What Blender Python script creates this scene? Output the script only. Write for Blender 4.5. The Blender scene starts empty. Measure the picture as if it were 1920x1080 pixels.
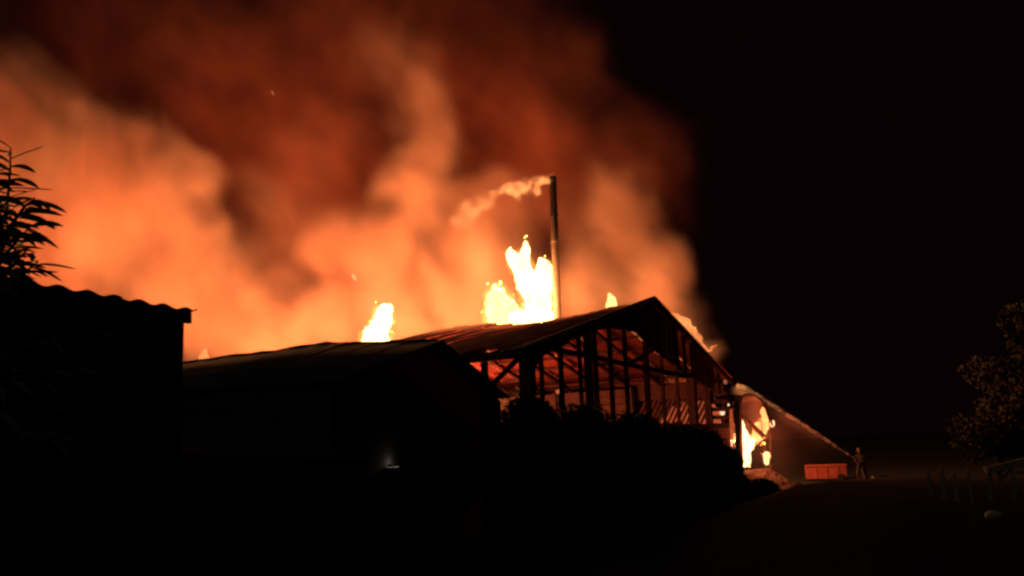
import bpy, bmesh, math, random
import numpy as np
from mathutils import Vector, Matrix, Euler

S = bpy.context.scene
C = S.collection
R = math.radians
random.seed(7)

# ------------------------------------------------------------------ camera
F_PX, CAM_Z = 1700.0, 2.5
PITCH, ROLL = R(10.0), R(2.0)
cam_d = bpy.data.cameras.new('camera')
cam = bpy.data.objects.new('camera', cam_d)
C.objects.link(cam)
cam_d.sensor_width = 36.0
cam_d.lens = 36.0 * F_PX / 1920.0
cam_d.clip_start, cam_d.clip_end = 0.05, 3000
CAM_R = Matrix.Rotation(R(90) + PITCH, 3, 'X') @ Matrix.Rotation(-ROLL, 3, 'Z')
CAM_P = Vector((0, 0, CAM_Z))
cam.matrix_world = Matrix.Translation(CAM_P) @ CAM_R.to_4x4()
S.camera = cam

# ------------------------------------------------------------------ night sky, added faint fill sun, exposure
W = bpy.data.worlds.new('World')
S.world = W
W.use_nodes = True
wn = W.node_tree
bg = wn.nodes['Background']
bg.inputs[1].default_value = 1.0
bg.inputs[0].default_value = (0.0021, 0.0004, 0.0007, 1)   # night sky, reddened by the smoke over the town
fill_sun_d = bpy.data.lights.new('fill_sun', 'SUN')
fill_sun_d.energy, fill_sun_d.angle, fill_sun_d.color = 0.04, R(8), (1, .95, .9)  # added fill, no moon in view: faint grey highlights on leaves and wall
fill_sun = bpy.data.objects.new('fill_sun', fill_sun_d)
C.objects.link(fill_sun)
fill_sun.rotation_euler = (R(52), 0, R(-28))
S.view_settings.view_transform = 'Standard'
S.view_settings.look = 'None'
S.view_settings.exposure = 0
S.view_settings.gamma = 1
S.view_settings.use_curve_mapping = False
cy = S.cycles
cy.use_denoising = True
try:
    cy.denoiser = 'OPENIMAGEDENOISE'
except Exception:
    pass
cy.max_bounces, cy.volume_bounces, cy.diffuse_bounces, cy.glossy_bounces = 6, 3, 3, 1
cy.transparent_max_bounces = 24
cy.volume_step_rate = 1.6
cy.volume_max_steps = 400
cy.filter_width = 2.6          # the photograph is soft: a wide pixel filter


# ------------------------------------------------------------------ helpers
def ray(u, v):
    return CAM_R @ Vector(((u - 960) / F_PX, -(v - 540) / F_PX, -1.0))


def px(u, v, y):                       # the point seen at (u, v) of the 1920 photograph, y metres ahead
    d = ray(u, v)
    return CAM_P + d * (y / d.y)


def on_z(u, v, z):
    d = ray(u, v)
    return CAM_P + d * ((z - CAM_Z) / d.z)


def on_plane(u, v, p0, n):
    d = ray(u, v)
    return CAM_P + d * ((p0 - CAM_P).dot(n) / d.dot(n))


def lerp(a, b, t):
    return a + (b - a) * t


def interp(x, xs, ys):
    return float(np.interp(x, xs, ys))


def tag(o, label=None, cat=None, group=None, kind=None):
    if label: o['label'] = label
    if cat: o['category'] = cat
    if group: o['group'] = group
    if kind: o['kind'] = kind
    return o


def empty(name, loc, label=None, cat=None, group=None):
    o = bpy.data.objects.new(name, None)
    C.objects.link(o)
    o.location = loc
    o.empty_display_size = .2
    return tag(o, label, cat, group)


def link_mesh(name, me, mat=None, parent=None):
    if mat and not me.materials:
        me.materials.append(mat)
    o = bpy.data.objects.new(name, me)
    C.objects.link(o)
    if parent is not None:
        o.parent = parent
        p = parent
        off = Matrix.Identity(4)
        chain = []
        while p is not None:
            chain.append(p)
            p = p.parent
        for p in reversed(chain):
            off = off @ p.matrix_parent_inverse @ p.matrix_basis
        o.matrix_parent_inverse = off.inverted()
    return o


class MB:
    """collects faces in world space; build() links them as ONE mesh object"""

    def __init__(s):
        s.v, s.f = [], []

    def add(s, vs, fs):
        b = len(s.v)
        s.v += [tuple(x) for x in vs]
        s.f += [tuple(b + i for i in f) for f in fs]
        return s

    def bar(s, p, q, w, h, up=Vector((0, 0, 1)), jit=0.0):
        p, q = Vector(p), Vector(q)
        d = (q - p).normalized()
        if abs(d.dot(up)) > .97:
            up = Vector((0.53, 0.85, 0))
        x = d.cross(up).normalized()
        y = x.cross(d).normalized()
        vs = []
        for k, c in enumerate((p, (p + q) / 2, q)):
            o = x * random.uniform(-jit, jit) + y * random.uniform(-jit, jit) if jit and k == 1 else Vector()
            for a, b in ((-1, -1), (1, -1), (1, 1), (-1, 1)):
                vs.append(c + o + x * a * w / 2 + y * b * h / 2)
        fs = [(3, 2, 1, 0), (8, 9, 10, 11)]
        for k in (0, 4):
            for i in range(4):
                j = (i + 1) % 4
                fs.append((k + i, k + j, k + 4 + j, k + 4 + i))
        return s.add(vs, fs)

    def tube(s, pts, rad, n=8, cap=True):
        pts = [Vector(p) for p in pts]
        if not hasattr(rad, '__len__'):
            rad = [rad] * len(pts)
        vs, fs = [], []
        side = None
        for i, p in enumerate(pts):
            d = (pts[min(i + 1, len(pts) - 1)] - pts[max(i - 1, 0)]).normalized()
            if side is None:
                side = d.cross(Vector((0, 0, 1)) if abs(d.z) < .9 else Vector((1, 0, 0))).normalized()
            side = (side - d * side.dot(d)).normalized()
            up = d.cross(side)
            for k in range(n):
                a = 2 * math.pi * k / n
                vs.append(p + (side * math.cos(a) + up * math.sin(a)) * rad[i])
        for i in range(len(pts) - 1):
            for k in range(n):
                j = (k + 1) % n
                fs.append((i * n + k, i * n + j, (i + 1) * n + j, (i + 1) * n + k))
        if cap:
            fs.append(tuple(range(n - 1, -1, -1)))
            fs.append(tuple((len(pts) - 1) * n + k for k in range(n)))
        return s.add(vs, fs)

    def build(s, name, mat, parent=None, smooth=False):
        me = bpy.data.meshes.new(name)
        me.from_pydata(s.v, [], s.f)
        if smooth:
            me.polygons.foreach_set('use_smooth', [True] * len(me.polygons))
        me.update()
        return link_mesh(name, me, mat, parent)


# ------------------------------------------------------------------ materials
def mat_noise(name, c1, c2, scale=4.0, rough=.9, metal=0.0, bump=.2, stretch=(1, 1, 1), detail=6):
    m = bpy.data.materials.new(name)
    m.use_nodes = True
    nt = m.node_tree
    b = nt.nodes['Principled BSDF']
    tc = nt.nodes.new('ShaderNodeTexCoord')
    mp = nt.nodes.new('ShaderNodeMapping')
    mp.inputs['Scale'].default_value = stretch
    n = nt.nodes.new('ShaderNodeTexNoise')
    n.inputs['Scale'].default_value = scale
    n.inputs['Detail'].default_value = detail
    n.inputs['Roughness'].default_value = .65
    cr = nt.nodes.new('ShaderNodeValToRGB')
    cr.color_ramp.elements[0].position, cr.color_ramp.elements[1].position = .32, .7
    cr.color_ramp.elements[0].color = (*c1, 1)
    cr.color_ramp.elements[1].color = (*c2, 1)
    bp = nt.nodes.new('ShaderNodeBump')
    bp.inputs['Strength'].default_value = bump
    bp.inputs['Distance'].default_value = .03
    L = nt.links
    L.new(tc.outputs['Object'], mp.inputs[0])
    L.new(mp.outputs[0], n.inputs['Vector'])
    L.new(n.outputs[0], cr.inputs[0])
    L.new(cr.outputs[0], b.inputs['Base Color'])
    L.new(n.outputs[0], bp.inputs['Height'])
    L.new(bp.outputs[0], b.inputs['Normal'])
    b.inputs['Roughness'].default_value = rough
    b.inputs['Metallic'].default_value = metal
    b.inputs['Specular IOR Level'].default_value = .25
    return m


M_EARTH = mat_noise('earth', (.006, .005, .004), (.016, .013, .010), 1.2, .97)
M_CHAR = mat_noise('charred_timber', (.018, .014, .012), (.06, .045, .036), 5, .92, bump=.5, stretch=(1, 1, 3))
M_BOARD = mat_noise('scorched_board', (.022, .015, .012), (.06, .042, .032), 3, .9, bump=.3)
M_SHEET = mat_noise('rusty_sheet', (.16, .055, .035), (.34, .14, .10), 1.6, .8, .1, .15)
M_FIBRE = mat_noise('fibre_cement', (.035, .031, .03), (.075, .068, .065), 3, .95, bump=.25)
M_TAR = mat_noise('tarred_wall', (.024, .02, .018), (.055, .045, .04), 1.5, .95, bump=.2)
M_MASON = mat_noise('render_wall', (.12, .11, .10), (.22, .2, .18), 1.5, .95, bump=.2)
M_FLUE = mat_noise('galvanised_flue', (.075, .05, .04), (.12, .085, .07), 2, .9, .0, .05)
M_SOOT = mat_noise('sooted_steel', (.004, .0035, .0035), (.010, .008, .008), 3, .9, .0, .1)
for _m in (M_SOOT, M_CHAR, M_FLUE):
    _m.node_tree.nodes['Principled BSDF'].inputs['Specular IOR Level'].default_value = .04
M_BARK = mat_noise('bark', (.045, .035, .028), (.10, .08, .06), 9, .95, bump=.7, stretch=(1, 1, .3))
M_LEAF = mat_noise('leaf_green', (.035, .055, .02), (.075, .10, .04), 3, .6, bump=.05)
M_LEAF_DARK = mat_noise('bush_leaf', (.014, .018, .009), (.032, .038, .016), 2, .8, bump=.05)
M_PALE = mat_noise('pale_timber', (.22, .19, .16), (.36, .32, .28), 6, .9, bump=.3)
M_STONE = mat_noise('pale_stone', (.34, .33, .31), (.5, .49, .46), 7, .9, bump=.4)
M_RED = mat_noise('faded_red_paint', (.26, .075, .05), (.38, .12, .08), 2, .6, bump=.05)
M_WHITE = mat_noise('dirty_white_paint', (.55, .52, .48), (.72, .69, .65), 2, .6, bump=.05)
M_RUBBER = mat_noise('tyre_rubber', (.015, .015, .015), (.03, .03, .03), 10, .85)
M_COAT = mat_noise('dark_fire_coat', (.02, .02, .024), (.05, .048, .045), 8, .85)
M_STRIPE = mat_noise('pale_reflective_tape', (.5, .5, .42), (.65, .65, .55), 8, .4)
M_SKIN = mat_noise('skin', (.36, .2, .14), (.46, .27, .2), 8, .6, bump=.05)
M_HELMET = mat_noise('helmet_shell', (.12, .11, .09), (.2, .18, .14), 6, .4, bump=.03)
M_HOSE = mat_noise('canvas_hose', (.28, .22, .17), (.4, .33, .26), 12, .9)
M_RUBBLE = mat_noise('burnt_rubble', (.014, .011, .009), (.07, .05, .04), 2.6, .95, bump=.8)


def emit_mat(name, col, strength, clear=True):
    """a flame gives off light and lets what is behind it shine through"""
    m = bpy.data.materials.new(name)
    m.use_nodes = True
    nt = m.node_tree
    nt.nodes.clear()
    o = nt.nodes.new('ShaderNodeOutputMaterial')
    e = nt.nodes.new('ShaderNodeEmission')
    e.inputs[0].default_value = (*col, 1)
    tc = nt.nodes.new('ShaderNodeTexCoord')
    n = nt.nodes.new('ShaderNodeTexNoise')
    n.inputs['Scale'].default_value = .9
    n.inputs['Detail'].default_value = 3
    mr = nt.nodes.new('ShaderNodeMapRange')
    mr.inputs[1].default_value, mr.inputs[2].default_value = .25, .75
    mr.inputs[3].default_value, mr.inputs[4].default_value = strength * .45, strength * 1.5
    nt.links.new(tc.outputs['Object'], n.inputs['Vector'])
    nt.links.new(n.outputs[0], mr.inputs[0])
    nt.links.new(mr.outputs[0], e.inputs[1])
    if clear:
        t = nt.nodes.new('ShaderNodeBsdfTransparent')
        a = nt.nodes.new('ShaderNodeAddShader')
        nt.links.new(t.outputs[0], a.inputs[0])
        nt.links.new(e.outputs[0], a.inputs[1])
        nt.links.new(a.outputs[0], o.inputs['Surface'])
    else:
        nt.links.new(e.outputs[0], o.inputs['Surface'])
    return m


def emit_volume(name, col, strength):
    m = bpy.data.materials.new(name)
    m.use_nodes = True
    nt = m.node_tree
    nt.nodes.clear()
    o = nt.nodes.new('ShaderNodeOutputMaterial')
    e = nt.nodes.new('ShaderNodeEmission')
    e.inputs[0].default_value = (*col, 1)
    e.inputs[1].default_value = strength
    nt.links.new(e.outputs[0], o.inputs['Volume'])
    return m


M_FLAME = emit_mat('flame_white_hot', (1, .66, .26), 1.7)
M_FLAME_Y = emit_mat('flame_yellow', (1, .60, .17), .95)
M_FLAME_O = emit_mat('flame_orange', (1, .30, .085), .34)
M_MANTLE = emit_volume('flame_mantle', (1, .50, .10), .75)
M_MANTLE_S = emit_volume('small_flame_mantle', (1, .40, .08), 1.3)
M_FLAME_R = emit_mat('flame_deep_orange', (1, .17, .05), .22)
M_MANTLE_L = emit_volume('lean_to_mantle', (1, .24, .05), .5)
M_FLAME_L = emit_mat('lean_to_flame', (1, .60, .24), 1.5)
M_FLAME_LO = emit_mat('lean_to_flame_orange', (1, .42, .12), .75)
M_EMBER = emit_mat('ember', (1, .34, .14), 1.5, False)
M_EMBER_DIM = emit_mat('dying_ember', (1, .26, .10), .35, False)
M_HOT = emit_mat('glowing_ember', (1, .62, .36), 1.6, False)


# ------------------------------------------------------------------ noise
def value_noise(p, seed):
    rng = np.random.default_rng(seed)
    N = 64
    L = rng.random((N, N, N), dtype=np.float32) * 2 - 1
    i = np.floor(p).astype(np.int32)
    f = (p - i).astype(np.float32)
    f = f * f * f * (f * (f * 6 - 15) + 10)
    x0, y0, z0 = (i & (N - 1)).T
    x1, y1, z1 = ((i + 1) & (N - 1)).T
    fx, fy, fz = f.T
    a = L[x0, y0, z0] * (1 - fx) + L[x1, y0, z0] * fx
    b = L[x0, y1, z0] * (1 - fx) + L[x1, y1, z0] * fx
    c = L[x0, y0, z1] * (1 - fx) + L[x1, y0, z1] * fx
    d = L[x0, y1, z1] * (1 - fx) + L[x1, y1, z1] * fx
    return (a * (1 - fy) + b * fy) * (1 - fz) + (c * (1 - fy) + d * fy) * fz


def fbm(p, seed, octaves=4, gain=0.5):
    s, a, t = 0, 1, 0
    for o in range(octaves):
        s = s + a * value_noise(p * 2.03 ** o + 17.3 * o, seed + o)
        t += a
        a *= gain
    return s / t


def sstep(a, b, x):
    t = np.clip((x - a) / (b - a), 0, 1)
    return t * t * (3 - 2 * t)


# ------------------------------------------------------------------ ground
def ground_z(x, y):
    x, y = np.asarray(x, float), np.asarray(y, float)
    near = .9 * (1 - sstep(2.0, 17.0, y))
    bank = 1.62 * sstep(5, 17, y) * (1 - sstep(19, 30, y)) * sstep(2.2, 6.5, x)      # grassy bank between the camera and the yard
    near = np.maximum(near, bank)
    far = 2.5 * sstep(70, 160, np.asarray(y, float))
    return near + far


gx = np.concatenate([-np.geomspace(600, 32, 9), np.linspace(-30, 36, 61), np.geomspace(38, 600, 9)])
gy = np.concatenate([[-60, -20], np.linspace(-6, 70, 60), np.geomspace(75, 900, 12)])
X, Y = np.meshgrid(gx, gy)
P3 = np.stack([X.ravel() * .8, Y.ravel() * .8, np.zeros(X.size)], 1)
Z = ground_z(X, Y).ravel() + .05 * fbm(P3, 3, 3) - .03
me = bpy.data.meshes.new('ground')
nx, ny = len(gx), len(gy)
me.from_pydata(np.stack([X.ravel(), Y.ravel(), Z], 1).tolist(), [],
               [(j * nx + i, j * nx + i + 1, (j + 1) * nx + i + 1, (j + 1) * nx + i) for j in range(ny - 1) for i in range(nx - 1)])
me.polygons.foreach_set('use_smooth', [True] * len(me.polygons))
tag(link_mesh('ground', me, M_EARTH), kind='structure')

# ------------------------------------------------------------------ burning hall: frame of reference
A = px(985, 655, 31.0)                         # near eave corner of the open gable
B = on_z(1362, 708, A.z)                       # far eave corner
AB = B - A
HW = AB.length
e1 = AB.normalized()                           # along the gable
ax = Vector((-e1.y, e1.x, 0))                  # along the ridge, away to the left
GN = -ax                                       # the gable faces this way
T_APEX = .54
EAVE = A.z
_m = A + AB * T_APEX
APEX = on_plane(1222, 562, A, ax)
_t = (APEX - A).dot(e1) / HW
RIDGE = APEX.z
T_APEX = _t


def gz(u, v):                                  # (t, z) of a photo point on the gable plane
    p = on_plane(u, v, A, ax)
    return (p - A).dot(e1) / HW, p.z


def gp(t, z, s=0.0):
    p = A + e1 * (t * HW) + ax * s
    p.z = z
    return p


SIL = [(700, 650), (780, 635), (830, 619), (860, 612), (900, 609), (930, 608), (1000, 606), (1040, 600), (1065, 594), (1090, 590), (1130, 581), (1165, 572), (1205, 565), (1230, 561)]
MINV = CAM_R.transposed()


def to_px(p):
    q = MINV @ (p - CAM_P)
    return 960 + F_PX * q.x / -q.z, 540 - F_PX * q.y / -q.z


def _sag(s):
    lo, hi = RIDGE - 2.5, RIDGE + .6
    for _ in range(24):
        z = (lo + hi) / 2
        u, v = to_px(gp(T_APEX, z, s))
        if v < np.interp(u, [a for a, b in SIL], [b for a, b in SIL]): hi = z
        else: lo = z
    return RIDGE - z


SAG_S = np.linspace(0, 14, 57)
SAG_Z = [max(-.1, _sag(a)) for a in SAG_S]


def sag(s):
    if s < 14: return float(np.interp(s, SAG_S, SAG_Z)) + .06
    return SAG_Z[-1] + .06 + .04 * (s - 14)


def ridge_z(s):
    return RIDGE - sag(s)


def rake_z(t, s=0.0):
    r = ridge_z(s)
    return lerp(EAVE, r, t / T_APEX) if t < T_APEX else lerp(r, EAVE, (t - T_APEX) / (1 - T_APEX))


hall = empty('burning_hall', gp(.5, 0, 0), 'tall burnt-out timber hall with open gable frame and sagging sheet roof', 'building')


def hbar(name, p, q, w, h, mat=M_CHAR, jit=.02, label=None):
    o = MB().bar(p, q, w, h, jit=jit).build(name, mat, hall)
    if label: o['label'] = label
    return o


def corr_sheet(name, p_top, p_bot, wdir, width, nrm, mat, parent, waves=5, amp=.03, segs=4, warp=.06, cut=0.0):
    """a corrugated sheet running from p_top to p_bot; wdir across"""
    vs, fs = [], []
    res = 4 if waves > 3 else 10
    n = waves * res + 1
    ph = random.uniform(0, 6)
    for j in range(segs + 1):
        g = j / segs
        c = lerp(p_top, p_bot, g * (1 - cut))
        sagw = warp * math.sin(g * 5 + ph) * random.uniform(.5, 1)
        for i in range(n):
            a = i / (n - 1)
            vs.append(c + wdir * ((a - .5) * width) + nrm * (amp * math.sin(2 * math.pi * waves * a) + sagw))
    for j in range(segs):
        for i in range(n - 1):
            fs.append((j * n + i, j * n + i + 1, (j + 1) * n + i + 1, (j + 1) * n + i))
    m = MB()
    m.add(vs, fs)
    o = m.build(name, mat, parent, smooth=True)
    sol = o.modifiers.new('thickness', 'SOLIDIFY')
    sol.thickness = .012
    return o


# front slope: corrugated sheets from ridge to eave, some burnt short or slipped
sl = (gp(T_APEX, RIDGE) - gp(0, EAVE)).normalized()
nrm_f = sl.cross(ax).normalized()
if nrm_f.z < 0: nrm_f = -nrm_f
HALL_L = 26.0
s = -.25
k = 0
while s < HALL_L:
    w = random.uniform(.78, .98)
    sc = s + w / 2
    cut = random.choice((0, 0, .03, .02, .08, .12, .05))
    if 1.0 < sc < 6: cut = random.choice((0, .04, .15, .2, .1, .06))
    top = gp(T_APEX - .002, ridge_z(sc) + .06 + random.uniform(-.05, .05), sc)
    bot = gp(-.03, EAVE - .02 - .4 * max(0, sag(sc) - .4) + random.uniform(-.04, .04), sc)
    corr_sheet('roof_sheet', top, bot, ax, w * random.choice((.98, .98, .93, .84)), nrm_f, M_SHEET, hall, cut=cut)
    s += w
    k += 1
# back slope: near end covered; unseen sheets farther on added to darken the interior
sl2 = (gp(1, EAVE) - gp(T_APEX, RIDGE)).normalized()
nrm_b = sl2.cross(ax).normalized()
if nrm_b.z < 0: nrm_b = -nrm_b
s = -.25
while s < 15.5:
    w = random.uniform(.8, .98)
    sc = s + w / 2
    cut = 0 if sc < 12 else random.choice((.05, .15, .25, .1))
    top = gp(T_APEX + .002, ridge_z(sc) + .05, sc)
    bot = gp(1.015, EAVE - .02, sc)
    corr_sheet('roof_sheet', top, bot, ax, w * .99, nrm_b, M_SHEET, hall, cut=cut)
    s += w
# rafters and purlins
s = 1.8
while s < HALL_L:
    hbar('rafter', gp(0, EAVE - .18, s), gp(T_APEX, ridge_z(s) - .16, s), .12, .2)
    hbar('rafter', gp(T_APEX, ridge_z(s) - .16, s), gp(1, EAVE - .18, s), .12, .2)
    s += 1.9
for t in (.12, .26, .40):
    for a, b in ((.1, 6.2), (6.2, 13), (13, 25)):
        hbar('purlin', gp(t, rake_z(t, a) - .05, a), gp(t, rake_z(t, b) - .05, b), .1, .07)
for t in (.62, .69, .76, .83, .9, .96):
    hbar('purlin', gp(t, rake_z(t, .1) - .06, .1), gp(t, rake_z(t, 6) - .06, 6), .12, .10)
    hbar('purlin', gp(t, rake_z(t, 6) - .06, 6), gp(t, rake_z(t, 12.5) - .06, 12.5), .12, .10)
for a, b in ((0, 2.2), (2.2, 6), (6, 13), (13, 25)):
    hbar('ridge_beam', gp(T_APEX, ridge_z(a) - .12, a), gp(T_APEX, ridge_z(b) - .12, b), .14, .24)
# rakes
hbar('rake_beam', gp(-.03, EAVE - .16, -.12), gp(T_APEX, RIDGE - .02, -.12), .14, .34, jit=.03)
hbar('rake_beam', gp(T_APEX, RIDGE - .02, -.12), gp(1.02, EAVE - .16, -.12), .14, .34, jit=.03)
# eave beam of the long side and its posts
hbar('eave_beam', gp(0, EAVE - .14, -.1), gp(0, EAVE - .16, 8), .22, .3)
hbar('eave_beam', gp(0, EAVE - .16, 8), gp(0, EAVE - .2, 25), .22, .3)
for u in (908, 872):
    p = on_plane(u, 668, A, e1)
    s_ = (p - A).dot(ax)
    hbar('post', gp(0, 0, s_), gp(0, EAVE - .3, s_), .19, .19)
for s_ in (7, 10.5, 14, 18, 22):
    hbar('post', gp(0, 0, s_), gp(0, EAVE - .3, s_), .2, .2)
p1, p2 = on_plane(972, 672, A, e1), on_plane(922, 722, A, e1)
hbar('brace', p1, p2, .16, .14)
# corner post, doubled and thick
hbar('corner_post', gp(.004, 0, 0), gp(.004, EAVE - .1, 0), .46, .36, jit=.03)
# gable cladding left under the rakes: arched lower edge, drawn down at right to stand in for unlit interior
ARCH = [(993, 712), (996, 700), (1013, 674), (1033, 658), (1067, 643), (1082, 633), (1108, 620), (1127, 614), (1163, 618), (1193, 623), (1213, 648),
        (1230, 660), (1262, 682), (1300, 708), (1330, 728), (1362, 742)]
AT = [gz(u, v) for u, v in ARCH]
at_t, at_z = [a for a, b in AT], [b for a, b in AT]
nb = 44
for i in range(nb):
    t0, t1 = i / nb + .0012, (i + 1) / nb
    tm = (t0 + t1) / 2
    if t0 < .012: t0 = .012
    zb = [interp(t, at_t, at_z) + random.uniform(-.05, .05) for t in (t0, t1)]
    zt = [rake_z(t) - .12 for t in (t0, t1)]
    if min(zt[0] - zb[0], zt[1] - zb[1]) < .05: continue
    if tm > .66 and random.random() < .3: continue
    d = random.uniform(-.015, .015)
    m = MB()
    vs = [gp(t0, zb[0], d), gp(t1, zb[1], d), gp(t1, zt[1], d), gp(t0, zt[0], d)]
    vs += [v + ax * .04 for v in vs]
    m.add(vs, [(0, 1, 2, 3), (7, 6, 5, 4), (0, 4, 5, 1), (1, 5, 6, 2), (2, 6, 7, 3), (3, 7, 4, 0)])
    m.build('board', M_CHAR, hall)
# studs and rails
for u, w in ((1021, .13), (1057, .15), (1093, .13), (1109, .24), (1122, .16), (1151, .15), (1179, .15), (1218, .2), (1246, .14), (1272, .14), (1300, .38), (1325, .16)):
    t = gz(u, 700)[0]
    zt = min(interp(t, at_t, at_z) + .25, rake_z(t) - .2)
    hbar('stud', gp(t + random.uniform(-.003, .003), 2.6, .12), gp(t, zt, .12), w, w)
for u0, v0, u1, v1 in ((1040, 652, 1190, 683), (1190, 683, 1362, 715)):
    a, b = gz(u0, v0), gz(u1, v1)
    hbar('tie_beam', gp(a[0], a[1], .3), gp(b[0], b[1], .3), .14, .2, jit=.05)
for u0, v0, u1, v1 in ((1190, 683, 1240, 655),):
    a, b = gz(u0, v0), gz(u1, v1)
    hbar('brace', gp(a[0], a[1], .42), gp(b[0], b[1], .42), .12, .14)
hbar('sill_beam', gp(.02, 3.25, .05), gp(.99, 3.25, .05), .2, .2)
# solid lower wall of the gable and of the long side
m = MB()
vs = [gp(.0, -.1, .22), gp(1, -.1, .22), gp(1, 3.2, .22), gp(.0, 3.2, .22)]
vs2 = [v - ax * .2 for v in vs]
m.add(vs + vs2, [(3, 2, 1, 0), (4, 5, 6, 7), (0, 1, 5, 4), (1, 2, 6, 5), (2, 3, 7, 6), (3, 0, 4, 7)])
m.build('plinth_wall', M_MASON, hall)
m = MB()
vs = [gp(-.01, -.1, .2), gp(-.01, -.1, 25), gp(-.01, 2.2, 25), gp(-.01, 2.2, .2)]
vs2 = [v + e1 * .2 for v in vs]
m.add(vs + vs2, [(3, 2, 1, 0), (4, 5, 6, 7), (0, 1, 5, 4), (1, 2, 6, 5), (2, 3, 7, 6), (3, 0, 4, 7)])
m.build('plinth_wall', M_MASON, hall)
# back long wall: horizontal planks, diagonal laths near the far corner
for k in range(13):
    z = .35 + k * .42
    for a, b in ((5.6, 10.4), (10.45, 15.5), (15.55, 20.2)):
        if random.random() < .08: continue
        m = MB().bar(gp(1.0, z + random.uniform(-.03, .03), a), gp(1.0 + random.uniform(-.002, .002), z + random.uniform(-.03, .03), b), .05, .38)
        m.build('plank', M_BOARD, hall)
for a in (5.5, 10.4, 15.5, 20.2):
    hbar('post', gp(.985, 0, a), gp(.985, EAVE - .2, a), .2, .2)
for k in range(7):
    z = .4 + k * .42
    MB().bar(gp(1, z, .2), gp(1, z, 5.5), .05, .4).build('plank', M_BOARD, hall)
for k in range(15):
    a = 1.75 + k * .28
    MB().bar(gp(1, 3.2, a), gp(1, 5.2, a - 1.15), .05, .15).build('lath', M_CHAR, hall)
MB().bar(gp(1, 5.3, .2), gp(1, 5.3, 5.5), .08, .9).build('plank', M_CHAR, hall)
for k in range(5):
    if k == 0:
        MB().bar(gp(.998, 2.6, 1.06), gp(.998, 5.2, 1.06), .26, .26).build('post', M_CHAR, hall)
    MB().bar(gp(1.0, 3.3 + k * .42, .05), gp(1.0, 3.33 + k * .42, .95), .05, .22).build('lath', M_CHAR, hall)

# ------------------------------------------------------------------ low dark shed in front of the hall
LA = px(826, 640, 25.0)                        # apex of its far gable edge
f1 = Vector((.34, .94, 0)).normalized()        # along the gable, away from the camera
f2 = Vector((-.94, .34, 0)).normalized()       # along the ridge
LE = on_plane(956, 746, LA, f2)                # eave of the back slope
LW = (LE - LA).dot(f1)
low = empty('low_shed', Vector((LA.x, LA.y, 0)), 'long low dark shed with shallow sheet roof in front of the burning hall', 'building')
LL = 13.0


def lp(w, z, l):
    p = LA + f1 * w + f2 * l
    p.z = z
    return p


def ridge_off(l):
    us = (330, 480, 560, 620, 680, 735, 780, 826)
    ls = [(on_plane(u, 640, LA, f1) - LA).dot(f2) for u in us]
    return float(np.interp(-l, [-a for a in ls], (-.02, .06, .17, .17, .14, .09, .04, 0))) + .02 * math.sin(l * 2.1) + .015 * math.sin(l * 5.7)


m = MB()
zr, ze = LA.z - .12, LE.z - .1
prof = [(-LW + .15, 0), (LW - .2, 0), (LW - .2, ze), (0, zr), (-LW + .15, ze)]
n5 = len(prof)
vs = [lp(w, z, .25) for w, z in prof] + [lp(w, z, LL) for w, z in prof]
m.add(vs, [tuple(range(n5 - 1, -1, -1)), tuple(range(n5, 2 * n5))] + [(i, (i + 1) % n5, n5 + (i + 1) % n5, n5 + i) for i in (0, 1, 4)])
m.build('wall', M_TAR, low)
for sgn in (-1, 1):
    sv = (lp(sgn * LW, LE.z, 0) - lp(0, LA.z, 0)).normalized()
    nn = sv.cross(f2).normalized()
    if nn.z < 0: nn = -nn
    l = 0.0
    while l < LL:
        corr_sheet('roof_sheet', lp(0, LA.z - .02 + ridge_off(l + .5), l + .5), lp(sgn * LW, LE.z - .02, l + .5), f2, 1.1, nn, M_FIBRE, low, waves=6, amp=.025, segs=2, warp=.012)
        l += 1.0
MB().tube([lp(0, LA.z + random.uniform(-.012, .012) + ridge_off(l * .45), l * .45) for l in range(int(LL / .45))], .05, 6).build('ridge_cap', M_FIBRE, low, True)
# small up-shining lamp on its gable wall, hidden from the fire
def on_gable(u, v):
    return on_plane(u, v, lp(0, 0, .25), f2)


g0 = on_gable(729, 872)
lampo = empty('wall_lamp', g0, 'small dim lamp washing light up the dark shed wall', 'lamp')
out = -f2
MB().bar(g0 + out * .01, g0 + out * .1, .05, .04).build('bracket', M_SOOT, lampo)
MB().tube([g0 + out * .13 + Vector((0, 0, -.045)), g0 + out * .13 + Vector((0, 0, .0))], [.05, .035], 12).build('lamp_holder', M_SOOT, lampo, True)
MB().bar(g0 + out * .13 - f1 * .26 + Vector((0, 0, -.075)), g0 + out * .13 + f1 * .15 + Vector((0, 0, -.055)), .26, .035).build('light_stop_plate', M_PALE, lampo)  # plate added to catch the lamp's glow and keep it off the wall below
ld = bpy.data.lights.new('lamp_bulb', 'POINT')
ld.energy, ld.color, ld.shadow_soft_size = .9, (1, .93, .76), .03
lo_ = bpy.data.objects.new('lamp_bulb', ld)
C.objects.link(lo_)
lo_.parent = lampo
lo_.location = out * .14 + Vector((0, 0, .05))

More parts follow.
